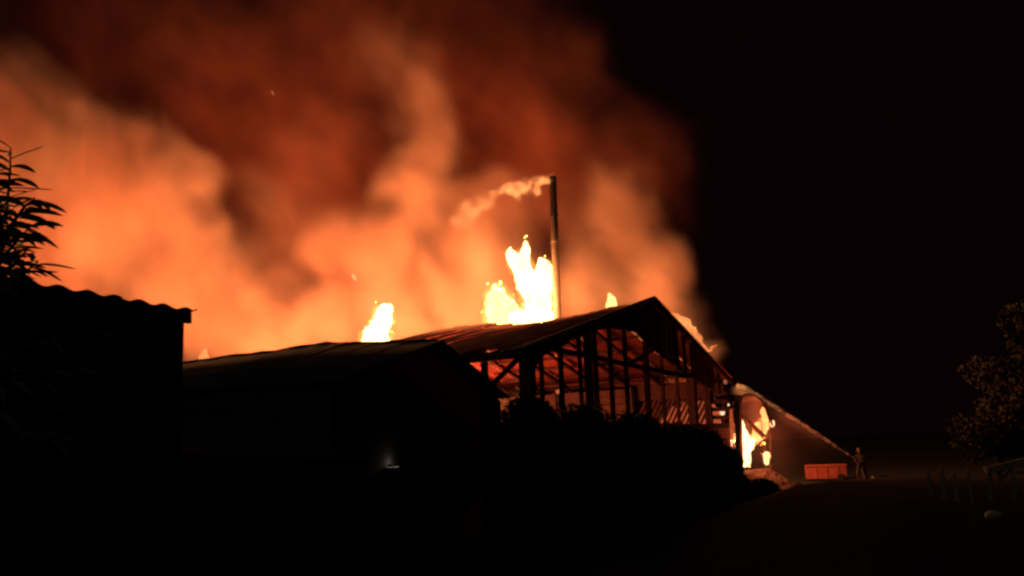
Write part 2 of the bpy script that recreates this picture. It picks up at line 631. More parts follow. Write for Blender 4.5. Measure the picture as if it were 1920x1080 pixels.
# ------------------------------------------------------------------ near shed at left with a wavy roof edge
P1 = px(360, 583, 8.2)
P0 = on_z(30, 527, P1.z)
r1 = (P0 - P1).normalized()                    # along the edge towards the camera
r2 = Vector((-r1.y, r1.x, 0)).normalized()
if r2.y < 0: r2 = -r2                          # away from the camera
shed = empty('corrugated_shed', Vector((P1.x, P1.y, 0)), 'black near shed with wavy corrugated roof edge under the peach branch', 'shed')
EDGE = (P0 - P1).length + 4
pitch = .27
nsheet = int(EDGE / (3 * pitch)) + 1
slope_dir = (r2 * math.cos(R(9)) - Vector((0, 0, 1)) * math.sin(R(9))).normalized()
nn = r1.cross(slope_dir).normalized()
if nn.z < 0: nn = -nn
for k in range(nsheet):
    c = P1 + r1 * ((k + .5) * 3 * pitch)
    o = corr_sheet('roof_sheet', c + nn * (.004 * (k % 2)), c + slope_dir * 4.0, r1, 3 * pitch * 1.01, nn, M_FIBRE, shed, waves=3, amp=.016, segs=2, warp=0)
q0 = P1 + r1 * .03 + r2 * .06 + Vector((0, 0, -.06))
q1 = q0 + r1 * EDGE
base = [q0, q1, q1 + r2 * 3.7, q0 + r2 * 3.7]
m = MB()
tops = [q0, q1, q1 + r2 * 3.7 - Vector((0, 0, .6)), q0 + r2 * 3.7 - Vector((0, 0, .6))]
bots = [Vector((p.x, p.y, .2)) for p in tops]
m.add(tops + bots, [(0, 1, 5, 4), (1, 2, 6, 5), (2, 3, 7, 6), (3, 0, 4, 7), (3, 2, 1, 0), (4, 5, 6, 7)])
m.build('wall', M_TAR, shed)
MB().bar(P1 + r1 * .02 + Vector((0, 0, -.07)), P1 + r1 * (EDGE - .1) + Vector((0, 0, -.07)), .04, .1).build('fascia', M_CHAR, shed)
MB().tube([P1 - r1 * .06 + Vector((0, 0, .02)), P1 + r1 * .02 + Vector((0, 0, -.01)), P1 + r1 * .2 + Vector((0, 0, -.02))], .008, 6).build('roof_hook', M_SOOT, shed)
# low garden wall before it
gw = empty('garden_wall', px(300, 840, 10.5) * 1, 'low pale rendered garden wall below the dark sheds', 'wall')
w0, w1 = px(150, 842, 9.5), px(690, 872, 13.5)
w1.z = w0.z - .25
m = MB()
dn = Vector((.18, -.2, 0))
vs = [w0, w1, Vector((w1.x, w1.y, -.2)), Vector((w0.x, w0.y, 0))]
m.add(vs + [v - dn for v in vs], [(0, 1, 2, 3), (7, 6, 5, 4), (0, 4, 5, 1), (1, 5, 6, 2), (2, 6, 7, 3), (3, 7, 4, 0)])
m.build('wall', M_MASON, gw)
m = MB().bar(w0 + Vector((-.09, .1, .025)), w1 + Vector((-.09, .1, .025)), .36, .06)
m.build('coping', M_STONE, gw)

# ------------------------------------------------------------------ chimney
c0 = px(1047, 640, 55.0)
c1 = px(1036.5, 331, 55.0)
cb = lerp(c0, c1, -(c0.z) / (c1.z - c0.z))
chim = empty('chimney', cb, 'tall thin steel chimney with black upper section, smoking', 'chimney')
cut = px(1039, 403, 55.0)
tcut = (cut.z - cb.z) / (c1.z - cb.z)
MB().tube([lerp(cb, c1, a) for a in np.linspace(0, tcut, 6)], list(np.linspace(.268, .22, 6)), 20).build('flue', M_FLUE, chim, True)
MB().tube([lerp(cb, c1, tcut - .002), lerp(cb, c1, 1)], [.226, .214], 20, False).build('flue_top', M_SOOT, chim, True)['label'] = 'black upper section of the chimney'
MB().tube([lerp(cb, c1, tcut - .004), lerp(cb, c1, tcut + .004)], .252, 20).build('flange', M_SOOT, chim)
MB().tube([lerp(cb, c1, .988), lerp(cb, c1, .999)], .238, 20, False).build('rim', M_SOOT, chim)
for a in (.62, .78):
    MB().tube([lerp(cb, c1, a - .003), lerp(cb, c1, a + .003)],   .255, 20).build('flange', M_FLUE, chim)

# ------------------------------------------------------------------ flames
def flame(name, spines, y, label, mat, power=0, light_at=None, lr=.8, mantle=None, grow=1.25, vox=.075, noise=.34, lcol=(1, .37, .115), flat=.8, fat=1.2, group='flames over the burning roof'):
    """spines: lists of (u, v, radius in photo px); a lumpy closed body made of joined tongues"""
    def body(scale, nz, seed, vx):
        bm = bmesh.new()
        for sp in spines:
            pts = []
            for (u0, v0, r0), (u1, v1, r1_) in zip(sp, sp[1:]):
                n = max(2, int(math.hypot(u1 - u0, v1 - v0) / max(2, min(r0, r1_) * .6)))
                for i in range(n):
                    g = i / n
                    pts.append((lerp(u0, u1, g), lerp(v0, v1, g), lerp(r0, r1_, g)))
            pts.append(sp[-1])
            for u, v, r in pts:
                c = px(u, v, y)
                rr = r * y / F_PX * scale * fat
                mt = Matrix.Translation(c) @ Matrix.Diagonal((rr, rr * flat, rr * 1.08, 1))
                bmesh.ops.create_icosphere(bm, subdivisions=1 if r < 8 else 2, radius=1, matrix=mt)
        me = bpy.data.meshes.new(name)
        bm.to_mesh(me)
        bm.free()
        tmp = bpy.data.objects.new('tmp', me)
        C.objects.link(tmp)
        rm = tmp.modifiers.new('r', 'REMESH')
        rm.mode, rm.voxel_size = 'VOXEL', vx
        sm = tmp.modifiers.new('s', 'SMOOTH')
        sm.iterations, sm.factor = 2, .5
        dg = bpy.context.evaluated_depsgraph_get()
        me2 = bpy.data.meshes.new_from_object(tmp.evaluated_get(dg))
        bpy.data.objects.remove(tmp)
        n = len(me2.vertices)
        co = np.zeros(n * 3, np.float32)
        me2.vertices.foreach_get('co', co)
        co = co.reshape(-1, 3)
        size = np.ptp(co[:, 2])
        q = co.copy()
        q[:, 2] *= .55
        fr = 4.6 / max(.6, size) ** .5
        dis = np.stack([fbm(q * fr + 9 * k, seed + k * 5, 4, .62) for k in range(3)], 1) * np.array([1, .6, 1.25])
        co = co + dis * nz * min(1, size * .35)
        me2.vertices.foreach_set('co', co.ravel())
        me2.polygons.foreach_set('use_smooth', [True] * len(me2.polygons))
        me2.update()
        return me2
    seed = abs(hash(label)) % 1 + len(label) * 13
    me1 = body(1.0, noise, seed, vox)
    me1.name = name
    o = link_mesh(name, me1, mat)
    tag(o, label, 'flame', group)
    if mantle:
        me3 = body(grow, noise * 1.4, seed, vox * 1.3)
        link_mesh('flame_mantle', me3, mantle, o)
    if power:
        l = bpy.data.lights.new('firelight', 'POINT')
        l.energy, l.color, l.shadow_soft_size = power, lcol, lr
        lo = bpy.data.objects.new('firelight', l)
        C.objects.link(lo)
        lo.parent = o
        lo.location = light_at if light_at is not None else px(spines[0][0][0], spines[0][0][1], y)
    return o


PW = .41
flame('flame', [[(1012, 612, 26), (1010, 570, 24), (1018, 515, 17), (1020, 498, 12)],
                [(1004, 560, 20), (985, 520, 19), (968, 492, 13), (957, 476, 8)],
                [(985, 515, 16), (984, 485, 11), (986, 462, 7), (986, 448, 3)], [(1032, 540, 8), (1030, 505, 7), (1024, 490, 4)], [(1000, 590, 16), (965, 600, 10)]], 56.5,
      'tallest white flame, forked, standing just left of the chimney', M_FLAME, 26000 * PW, px(985, 570, 54.0), 1.2, M_MANTLE, 1.45, fat=1.0)
flame('flame', [[(948, 612, 28), (940, 582, 22), (933, 556, 15), (928, 540, 8)], [(945, 600, 16), (985, 604, 15), (1010, 604, 14)], [(925, 590, 10), (921, 565, 7), (918, 548, 3)]], 56.0,
      'broad yellow flame low on the roof beside the tallest flame', M_FLAME_Y, 9000 * PW, px(940, 590, 53.0), 1.0, M_MANTLE, 1.5)
flame('flame', [[(706, 650, 24), (706, 625, 18), (720, 600, 15), (721, 588, 11)], [(690, 640, 12), (686, 622, 7)]], 50.0,
      'lone white flame over the middle of the low shed roof', M_FLAME, 16000 * PW, px(705, 630, 48.0), 1.0, M_MANTLE, 1.25)
flame('flame', [[(383, 675, 9), (383, 664, 7), (387, 655, 3)]], 47.0,
      'small flame beside the corner of the near shed', M_FLAME_O, 14000 * PW, px(395, 672, 45.5), 1.0, None, vox=.08)
flame('flame', [[(1147, 578, 10), (1147, 565, 8), (1143, 555, 4)]], 50.0,
      'small yellow flame licking over the ridge left of its peak', M_FLAME_Y, 5000 * PW, px(1150, 575, 51.5), .8, M_MANTLE_S, 1.3, vox=.08)
flame('flame', [[(1316, 668, 8), (1300, 640, 13), (1284, 616, 13), (1270, 600, 8), (1260, 592, 4)], [(1308, 650, 7), (1325, 656, 4), (1342, 652, 2)]], 50.5,
      'streaming orange flame along the right roof slope', M_FLAME_O, 5200 * PW, px(1300, 640, 53.5), .8, None, vox=.1)
# the beds of fire behind the sheds and inside the hall, hidden by the roofs
bm = bmesh.new()
BED = [((545, 690, 48.0, .8), (590, 692, 48.5, .7)), ((180, 720, 46, 1.0), (240, 715, 46, .9)), ((20, 720, 46, 1.0), (90, 715, 46, 1.0)), ((880, 770, 45.5, .5), (905, 772, 46, .4))]
for pr in BED:
    for q in range(9):
        u, v, y, r = [lerp(a, b, q / 8) for a, b in zip(*pr)]
        c = px(u, v + random.uniform(-4, 12), y)
        bmesh.ops.create_icosphere(bm, subdivisions=1, radius=1, matrix=Matrix.Translation(c) @ Matrix.Diagonal((r * .6, r * .6, r * random.uniform(.8, 1.3), 1)))
me = bpy.data.meshes.new('fire_bed')
bm.to_mesh(me); bm.free()
bed = tag(link_mesh('fire_bed', me, M_FLAME_O), 'beds of fire burning behind the sheds and inside the hall', 'fire', kind='stuff')
for u, v, y, p, z in ((580, 652, 49.5, 42000 * PW, 0), (330, 640, 44.5, 24000 * PW, 0), (30, 480, 46.5, 44000 * PW, 0), (*to_px(gp(.48, 4.6, 12.5)), gp(.48, 4.6, 12.5).y, 12000, 1)):
    l = bpy.data.lights.new('firelight', 'POINT')
    l.energy, l.color, l.shadow_soft_size = p, (1, .37, .115) if z == 0 else (1, .13, .055), 1.2
    lo = bpy.data.objects.new('firelight', l)
    C.objects.link(lo)
    lo.parent = bed
    lo.location = px(u, v, y)
# fire at the far right corner
G2 = 'flames at the collapsed lean-to'
flame('flame', [[(1394, 868, 7), (1394, 845, 11), (1392, 820, 9), (1388, 800, 6), (1386, 785, 3)], [(1400, 850, 7), (1406, 828, 4)]], 51.5,
      'white upright flame against the burning corner post', M_FLAME_L, 420, px(1402, 830, 50.2), .5, M_MANTLE_L, 1.25, vox=.045, noise=.34, lcol=(1, .13, .04), group=G2)
flame('flame', [[(1420, 818, 9), (1424, 806, 9), (1436, 796, 7), (1437, 780, 7), (1430, 771, 5)], [(1436, 800, 5), (1443, 790, 4), (1440, 775, 3)]], 52.0,
      'curling yellow flame behind the fallen beam', M_FLAME_LO, 420, px(1428, 795, 51.0), .5, M_MANTLE_L, 1.4, vox=.045, noise=.34, lcol=(1, .13, .04), group=G2)
flame('flame', [[(1437, 866, 5), (1437, 857, 6), (1438, 850, 4)]], 51.2,
      'small white flame low on the rubble heap', M_FLAME_L, 70, px(1437, 855, 50.8), .3, M_MANTLE_L, 1.5, vox=.04, noise=.4, lcol=(1, .13, .04), group=G2)
flame('flame', [[(1354, 822, 8), (1347, 812, 6), (1353, 798, 4)]], 50.5,
      'small orange flame left of the thin burning posts', M_FLAME_O, 20, px(1346, 812, 50.1), .3, M_MANTLE_L, 1.4, vox=.04, noise=.4, lcol=(1, .13, .04), group=G2)
flame('flame', [[(1376, 858, 8), (1375, 820, 7), (1371, 785, 5), (1373, 768, 3)], [(1362, 840, 7), (1360, 812, 5)]], 51.8,
      'deep orange flame glowing between the charred posts', M_FLAME_R, 40, px(1370, 815, 51.0), .3, None, vox=.05, noise=.3, lcol=(1, .15, .05), group=G2)
flame('flame', [[(1265, 800, 22), (1280, 780, 18), (1330, 775, 16), (1335, 790, 14)]], 55.0,
      'flame seen through the slanting laths of the gable foot', M_FLAME_R, 60, px(1290, 775, 54.0), .5, None, vox=.12, lcol=(1, .17, .05), group=G2)

# drifting embers
for u, v, y, ln, lab in ((664, 520, 46, 14, 'orange ember drifting above the lone white flame'), (511, 174, 47, 9, 'faint ember high in the dark smoke')):
    a, b = px(u - ln * .28, v - ln * .5, y), px(u + ln * .28, v + ln * .5, y)
    o = MB().tube([a, lerp(a, b, .3), lerp(a, b, .7), b], [.01, ln * .0055, ln * .006, .01], 8).build('ember', M_EMBER if v > 300 else M_EMBER_DIM, None, True)
    tag(o, lab, 'ember', 'embers in the smoke')

# ------------------------------------------------------------------ smoke
def volume_object(name, lo, hi, vox, fun, mat):
    lo, hi = np.array(lo, float), np.array(hi, float)
    n = np.maximum(4, np.round((hi - lo) / vox).astype(int))
    axs = [np.linspace(lo[k], hi[k], n[k]) for k in range(3)]
    Zg, Yg, Xg = np.meshgrid(axs[2], axs[1], axs[0], indexing='ij')
    P = np.stack([Xg.ravel(), Yg.ravel(), Zg.ravel()], 1).astype(np.float32)
    D = fun(P).astype(np.float32)
    me = bpy.data.meshes.new(name)
    me.vertices.add(len(D))
    me.vertices.foreach_set('co', P.ravel())
    at = me.attributes.new('smoke_density', 'FLOAT', 'POINT')
    at.data.foreach_set('value', D)
    me.materials.append(mat)
    ob = bpy.data.objects.new(name, me)
    C.objects.link(ob)
    ng = bpy.data.node_groups.new(name + '_grid', 'GeometryNodeTree')
    ng.interface.new_socket('Geometry', in_out='INPUT', socket_type='NodeSocketGeometry')
    ng.interface.new_socket('Geometry', in_out='OUTPUT', socket_type='NodeSocketGeometry')
    N, Lk = ng.nodes, ng.links
    gi, go = N.new('NodeGroupInput'), N.new('NodeGroupOutput')
    vc = N.new('GeometryNodeVolumeCube')
    vc.inputs['Background'].default_value = 0
    vc.inputs['Min'].default_value, vc.inputs['Max'].default_value = lo, hi
    for k, sname in enumerate(('Resolution X', 'Resolution Y', 'Resolution Z')):
        vc.inputs[sname].default_value = int(n[k])

    def vm(op, src, val=None):
        nd = N.new('ShaderNodeVectorMath')
        nd.operation = op
        Lk.new(src, nd.inputs[0])
        if val is not None: nd.inputs[1].default_value = val
        return nd
    pos = N.new('GeometryNodeInputPosition')
    a = vm('SUBTRACT', pos.outputs[0], lo)
    a = vm('DIVIDE', a.outputs[0], (hi - lo) / (n - 1))
    a = vm('ADD', a.outputs[0], (.5, .5, .5))
    a = vm('FLOOR', a.outputs[0])
    a = vm('DOT_PRODUCT', a.outputs[0], (1, int(n[0]), int(n[0] * n[1])))
    si = N.new('GeometryNodeSampleIndex')
    si.data_type, si.domain = 'FLOAT', 'POINT'
    na = N.new('GeometryNodeInputNamedAttribute')
    na.data_type = 'FLOAT'
    na.inputs[0].default_value = 'smoke_density'
    Lk.new(gi.outputs[0], si.inputs['Geometry'])
    Lk.new(na.outputs[0], si.inputs['Value'])
    Lk.new(a.outputs['Value'], si.inputs['Index'])
    Lk.new(si.outputs[0], vc.inputs['Density'])
    sm = N.new('GeometryNodeSetMaterial')
    sm.inputs['Material'].default_value = mat
    Lk.new(vc.outputs[0], sm.inputs[0])
    Lk.new(sm.outputs[0], go.inputs[0])
    ob.modifiers.new('grid', 'NODES').node_group = ng
    return ob


def smoke_material(name, col, absorb, dens, aniso=0.0):
    """scattering smoke that also swallows green and blue light, so fire seen through much of it turns red"""
    m = bpy.data.materials.new(name)
    m.use_nodes = True
    nt = m.node_tree
    nt.nodes.clear()
    o = nt.nodes.new('ShaderNodeOutputMaterial')
    at = nt.nodes.new('ShaderNodeAttribute')
    at.attribute_name = 'density'
    sc = nt.nodes.new('ShaderNodeVolumeScatter')
    ab = nt.nodes.new('ShaderNodeVolumeAbsorption')
    ad = nt.nodes.new('ShaderNodeAddShader')
    sc.inputs['Color'].default_value = (*col, 1)
    sc.inputs['Anisotropy'].default_value = aniso
    ab.inputs['Color'].default_value = (*[1 - x for x in absorb], 1)
    for nd in (sc, ab):
        mu = nt.nodes.new('ShaderNodeMath')
        mu.operation = 'MULTIPLY'
        mu.inputs[1].default_value = dens
        nt.links.new(at.outputs['Fac'], mu.inputs[0])
        nt.links.new(mu.outputs[0], nd.inputs['Density'])
    nt.links.new(sc.outputs[0], ad.inputs[0])
    nt.links.new(ab.outputs[0], ad.inputs[1])
    nt.links.new(ad.outputs[0], o.inputs['Volume'])
    return m


BL = []


def blob(u, v, y, r, dens=1.0, soft=1.0):
    y += 2.5
    BL.append((np.array(px(u, v, y), np.float32), r * y / F_PX, dens, soft))


for a in ((530, 650, 56, 110), (440, 580, 57, 130), (350, 520, 58, 130), (260, 440, 58, 150), (345, 365, 57, 75), (130, 370, 59, 170), (60, 265, 60, 140),
          (-60, 300, 60, 190), (180, 560, 58, 130), (30, 520, 59, 150), (-200, 250, 61, 220), (60, 640, 58, 120)):
    blob(*a[:4], 1.1, .9)
for a in ((640, 620, 58, 130), (760, 600, 58, 140), (720, 480, 59, 115), (570, 600, 56, 120), (640, 450, 59, 110, .8), (520, 440, 61, 130, .42), (600, 330, 62, 130, .1), (470, 500, 59, 95, .65), (530, 520, 58.5, 85, .7), (805, 380, 58, 90, .95), (800, 285, 58, 80, .66), (780, 205, 58.5, 76, .62), (745, 135, 61, 90, .3), (900, 560, 59, 160),
          (900, 440, 61.5, 120), (600, 480, 62, 130, .55), (960, 400, 63.5, 100, .8)):
    blob(*a)
for a in ((1060, 560, 60.5, 120), (1180, 570, 59, 110), (1110, 440, 63, 110, .8), (1215, 500, 60, 65), (1130, 380, 62, 95, .8), (1235, 630, 58, 70), (1280, 700, 58, 50)):
    blob(*a)
FRONT, BL = BL, []
for a in ((560, 350, 68, 220, .34), (420, 180, 70, 260, .2), (650, 120, 70, 260, .2), (900, 200, 70, 240, .27), (1000, 320, 69, 210, .34), (1140, 330, 69, 160, .24),
          (200, 60, 72, 260, .12), (820, -40, 72, 260, .11), (-100, 0, 72, 260, .1)):
    blob(*a)


BACK = BL


def smoke_field(P, BL=None, sd=0):
    BL = BL or FRONT
    Q = P.copy()
    Q[:, 0] += .35 * Q[:, 2]
    w = np.stack([fbm(P / 6.5 + 31 * k, 50 + 7 * k + sd, 3) for k in range(3)], 1)
    Pw = P + w * 3.2
    n1 = fbm(np.stack([Q[:, 0] / 3.4, Q[:, 1] / 3.4, Q[:, 2] / 5.5], 1) + w * .5, 11 + sd, 5, .55)
    D = np.zeros(len(P), np.float32)
    for c, r, d, so in BL:
        q = 1 - np.sqrt(((Pw - c) ** 2).sum(1)) / r
        D = np.maximum(D, d * sstep(-.12, 1.05 * so, q + .5 * n1))
    n2 = fbm(np.stack([Q[:, 0] / 1.5, Q[:, 1] / 1.5, Q[:, 2] / 2.1], 1) + w * 1.1, 211, 3, .6)
    return D * np.clip(1 + 1.15 * n2, .2, 2.2)


SMOKE = smoke_material('smoke', (.84, .62, .54), (.04, .46, .60), .25)
tag(volume_object('smoke', (-48, 49, 1.0), (18, 72, 36), .36, smoke_field, SMOKE), kind='stuff')
DIM_RED = smoke_material('dim_red_smoke', (.78, .30, .23), (.1, .6, .8), .24)  # red dimness of smoke far from the fire, put into its colour
tag(volume_object('dark_smoke', (-50, 58, 2.0), (20, 84, 46), .55, lambda P: smoke_field(P, BACK, 900), DIM_RED), kind='stuff')
# pale steam puffs from the chimney mouth
PUFF = [(1031, 338, 7, 1), (1024, 342, 10, 1), (1012, 346, 13, 1), (1001, 354, 11, .9), (992, 346, 10, .9), (980, 350, 14, .9), (968, 360, 12, .8), (960, 350, 12, .8), (945, 352, 11, .7), (936, 362, 12, .5),
        (922, 364, 11, .4), (914, 378, 16, .28), (898, 384, 17, .2), (885, 396, 22, .13), (868, 410, 26, .08)]


def puff_field(P):
    w = np.stack([fbm(P / .55 + 31 * k, 150 + 7 * k, 3) for k in range(3)], 1)
    Pw = P + w * .6
    D = np.zeros(len(P), np.float32)
    for u, v, r, d in PUFF:
        q = 1 - np.sqrt(((Pw - np.array(px(u, v, 55.0), np.float32)) ** 2).sum(1)) / (r * 55.0 / F_PX)
        D = np.maximum(D, d * sstep(-.15, .6, q + .25 * w[:, 0]))
    return D


pa, pb = px(845, 440, 55.0), px(1045, 310, 55.0)
PUFFM = smoke_material('chimney_smoke', (.9, .85, .82), (.05, .16, .22), 1.5)
tag(volume_object('chimney_smoke', (pa.x, 53.9, pa.z), (pb.x, 56.1, pb.z), .11, puff_field, PUFFM),
    'pale smoke trail blowing left from the chimney top', 'smoke')

# ------------------------------------------------------------------ lean-to remains at the far corner
lean = empty('burnt_lean_to', px(1390, 872, 50.6), 'collapsed burning lean-to of charred posts at the hall corner', 'structure')
for u, w, y in ((1357, .10, 49.9), (1366, .11, 49.6), (1384, .28, 49.7), (1388, .12, 50.3), (1389, .14, 50.6)):
    MB().bar(px(u + 3, 900, y), px(u - 1, 742 if w < .3 else 738, y), w, w, jit=.04).build('post', M_CHAR, lean)
MB().bar(px(1388, 776, 50.6), px(1432, 818, 51.0), .22, .2, jit=.03).build('fallen_beam', M_CHAR, lean)
MB().bar(px(1340, 742, 49.8), px(1390, 748, 50.0), .3, .4, jit=.03).build('wall_plate', M_CHAR, lean)
MB().bar(px(1440, 772, 52.0), px(1446, 862, 52.0), .07, .07, jit=.04).build('post', M_CHAR, lean)
MB().bar(px(1428, 790, 51.6), px(1436, 860, 51.6), .05, .05, jit=.04).build('post', M_CHAR, lean)
# bent roof sheet
vs, fs = [], []
prof = [(1374, 752), (1386, 742), (1400, 737), (1415, 738), (1428, 748), (1438, 766), (1446, 790)]
for j in range(4):
    for u, v in prof:
        vs.append(px(u + j * 2.5, v + j * 3 + (j == 2) * 2, 50.2 + j * .7))
n = len(prof)
for j in range(3):
    for i in range(n - 1):
        fs.append((j * n + i, j * n + i + 1, (j + 1) * n + i + 1, (j + 1) * n + i))
o = MB().add(vs, fs).build('bent_sheet', M_CHAR, lean, True)
o.modifiers.new('t', 'SOLIDIFY').thickness = .12
for u, v, y, r, lab in ((1354, 773, 49.7, .13, 'white-hot ember high on the thin post'), (1354, 800, 49.75, .09, 'ember halfway down the thin post'), (1369, 832, 49.4, .13, 'glowing ember low on the second post'),
                   (1448, 794, 51.7, .14, 'glowing ember on the outer thin post'), (1360, 716, 49.6, .10, 'small ember above the hall corner'), (1366, 759, 49.5, .05, 'pinhead ember under the wall plate')):
    c = px(u, v, y)
    bm = bmesh.new()
    bmesh.ops.create_icosphere(bm, subdivisions=2, radius=1, matrix=Matrix.Translation(c) @ Matrix.Diagonal((r, r, r * 1.35, 1)))
    me = bpy.data.meshes.new('glowing_ember')
    for v_ in bm.verts:
        v_.co += Vector([random.uniform(-.2, .2) * r for _ in range(3)])
    bm.to_mesh(me); bm.free()
    tag(link_mesh('glowing_ember', me, M_EMBER_DIM if v < 750 else M_HOT), lab, 'ember', 'embers clinging to the posts')

# rubble heap
rx0, rx1 = px(1340, 890, 49), px(1500, 890, 49)
gx2, gy2 = np.linspace(rx0.x - 1, rx1.x + .5, 40), np.linspace(48.3, 56, 30)
X, Y = np.meshgrid(gx2, gy2)
cx, cyy = (px(1412, 880, 51.5).x, 51.8)
H = .95 * np.exp(-(((X - cx) / 2.3) ** 2 + ((Y - cyy) / 2.0) ** 2)) + .5 * np.maximum(0, fbm(np.stack([X.ravel() * 1.6, Y.ravel() * 1.6, X.ravel() * 0], 1), 77, 4)).reshape(X.shape)
edge = sstep(0, .8, np.minimum.reduce([X - gx2[0], gx2[-1] - X, Y - gy2[0], gy2[-1] - Y]))
H = H * edge - .1
nx, ny = len(gx2), len(gy2)
me = bpy.data.meshes.new('rubble_heap')
me.from_pydata(np.stack([X.ravel(), Y.ravel(), H.ravel()], 1).tolist(), [], [(j * nx + i, j * nx + i + 1, (j + 1) * nx + i + 1, (j + 1) * nx + i) for j in range(ny - 1) for i in range(nx - 1)])
tag(link_mesh('rubble_heap', me, M_RUBBLE), 'heap of burnt rubble under the flames at the hall corner', 'rubble', kind='stuff')

# ------------------------------------------------------------------ water jet and drifting spray
JET = [(1590, 852, 2.2), (1560, 832, 3.0), (1520, 806, 4.2), (1475, 777, 5.6), (1430, 748, 8), (1398, 728, 12), (1381, 722, 17)]


def spray_field(P):
    w = fbm(P / 1.1, 401, 4)
    top = np.array([[*px(u, v, 50.4)] for u, v, r in JET[::-1]], np.float32)
    zt = np.interp(P[:, 0], top[:, 0], top[:, 2])
    xn = (P[:, 0] - top[0, 0]) / (top[-1, 0] - top[0, 0])
    below = zt - P[:, 2]
    h = .10 + 1.5 * np.clip(1 - xn, 0, 1) ** 1.4
    D = sstep(-.05, .16, below) * (1.7 * np.exp(-np.maximum(below, 0) / (h * .35)) + .55 * np.exp(-np.maximum(below, 0) / (h * 2.2))) * sstep(-.02, .05, xn) * (.3 + .7 * sstep(1.0, .4, xn)) * (xn < 1)
    D *= np.exp(-((P[:, 1] - 50.8) / .8) ** 2) * np.clip(.75 + .8 * w, 0, 2)
    return D


ja, jb = px(1362, 905, 50.3), px(1600, 690, 50.3)
M_WATER = bpy.data.materials.new('white_water')
M_WATER.use_nodes = True
nt = M_WATER.node_tree
nt.nodes.clear()
_o, _t, _d, _tl, _mx, _m2 = [nt.nodes.new(k) for k in ('ShaderNodeOutputMaterial', 'ShaderNodeBsdfTransparent', 'ShaderNodeBsdfDiffuse', 'ShaderNodeBsdfTranslucent', 'ShaderNodeMixShader', 'ShaderNodeMixShader')]
_n = nt.nodes.new('ShaderNodeTexNoise')
_n.inputs['Scale'].default_value = 2.2
_n.inputs['Detail'].default_value = 5
_tc = nt.nodes.new('ShaderNodeTexCoord')
_mr = nt.nodes.new('ShaderNodeMapRange')
_mr.inputs[1].default_value, _mr.inputs[2].default_value, _mr.inputs[3].default_value, _mr.inputs[4].default_value = .3, .72, .03, .5
for nd in (_d, _tl): nd.inputs[0].default_value = (.85, .86, .87, 1)
nt.links.new(_tc.outputs['Object'], _n.inputs['Vector'])
nt.links.new(_n.outputs[0], _mr.inputs[0])
nt.links.new(_d.outputs[0], _m2.inputs[1]); nt.links.new(_tl.outputs[0], _m2.inputs[2])
nt.links.new(_mr.outputs[0], _mx.inputs[0])
nt.links.new(_t.outputs[0], _mx.inputs[1]); nt.links.new(_m2.outputs[0], _mx.inputs[2])
nt.links.new(_mx.outputs[0], _o.inputs['Surface'])
jp, jr = [], []
for i in range(41):
    g = i / 40
    u = lerp(1591, 1381, g)
    v = interp(-u, [-a for a, b, c in JET], [b for a, b, c in JET])
    r = interp(-u, [-a for a, b, c in JET], [c for a, b, c in JET]) * 50.3 / F_PX * (1 - .62 * g)
    jp.append(px(u, v, lerp(50.0, 50.6, g)) + Vector((0, 0, random.uniform(-.25, .25) * r)))
    jr.append(r * random.uniform(.72, .95))
tag(MB().tube(jp, jr, 10).build('water_jet', M_WATER, None, True), 'narrow jet of water arching up to the burning corner', 'water jet')
SPRAY = smoke_material('water_spray', (.9, .80, .78), (.02, .2, .25), .19, .2)
tag(volume_object('water_spray', (ja.x, 48.8, .3), (jb.x, 52.8, jb.z - .15), .12, spray_field, SPRAY), 'thin veil of spray falling below the water jet', 'spray', kind='stuff')

# ------------------------------------------------------------------ pale trailer
t0 = on_z(1511, 904, .0)
t1 = on_z(1587, 901, .0)
tn = Vector((t0.x, t0.y, 0)).normalized(); tdir = Vector((tn.y, -tn.x, 0)); tl = (t1 - t0).length * .98
if tn.y < 0: tn = -tn
trailer = empty('box_trailer', t0, 'low red box trailer catching firelight below the water jet', 'trailer')


def tb(name, x0, x1, z0, z1, d0, d1, mat):
    m = MB()
    vs = [t0 + tdir * x + tn * d + Vector((0, 0, z)) for z in (z0, z1) for d in (d0, d1) for x in (x0, x1)]
    m.add(vs, [(0, 1, 5, 4), (2, 6, 7, 3), (0, 4, 6, 2), (1, 3, 7, 5), (4, 5, 7, 6), (0, 2, 3, 1)])
    o = m.build(name, mat, trailer)
    bv = o.modifiers.new('b', 'BEVEL'); bv.width = .015; bv.segments = 2
    return o


tb('body', .02, tl - .1, .16, .86, 0, 1.2, M_RED)
tb('rail', 0, tl - .06, .865, .93, -.03, 1.23, M_RED)
tb('chassis', .1, tl - .05, .08, .155, .06, 1.1, M_SOOT)
for k in range(1, 4):
    x = tl * k / 4
    tb('side_rib', x, x + .05, .17, .86, -.022, -.002, M_RED)
wc = t0 + tdir * (tl - .42) + tn * .0 + Vector((0, 0, .22))
wh = MB().tube([wc - tn * .14, wc - tn * .025], .22, 18).build('wheel', M_RUBBER, trailer)
MB().tube([wc - tn * .155, wc - tn * .13], .12, 14).build('rim', M_CHAR, wh)
MB().bar(t0 + tdir * (tl - .06) + tn * .6 + Vector((0, 0, .12)), t0 + tdir * (tl + .5) + tn * .6 + Vector((0, 0, .16)), .07, .07).build('drawbar', M_SOOT, trailer)

# ------------------------------------------------------------------ firefighter holding the nozzle
ff = on_z(1618, 903, 0)
ff.z = float(ground_z(ff.x, ff.y)) - .02
noz = px(1593, 854, 50.0)
fdir = Vector((noz.x - ff.x, noz.y - ff.y, 0)).normalized()
fs_ = Vector((fdir.y, -fdir.x, 0))             # the figure's right


def fl(f, s, z):
    return ff + fdir * f + fs_ * s + Vector((0, 0, z))


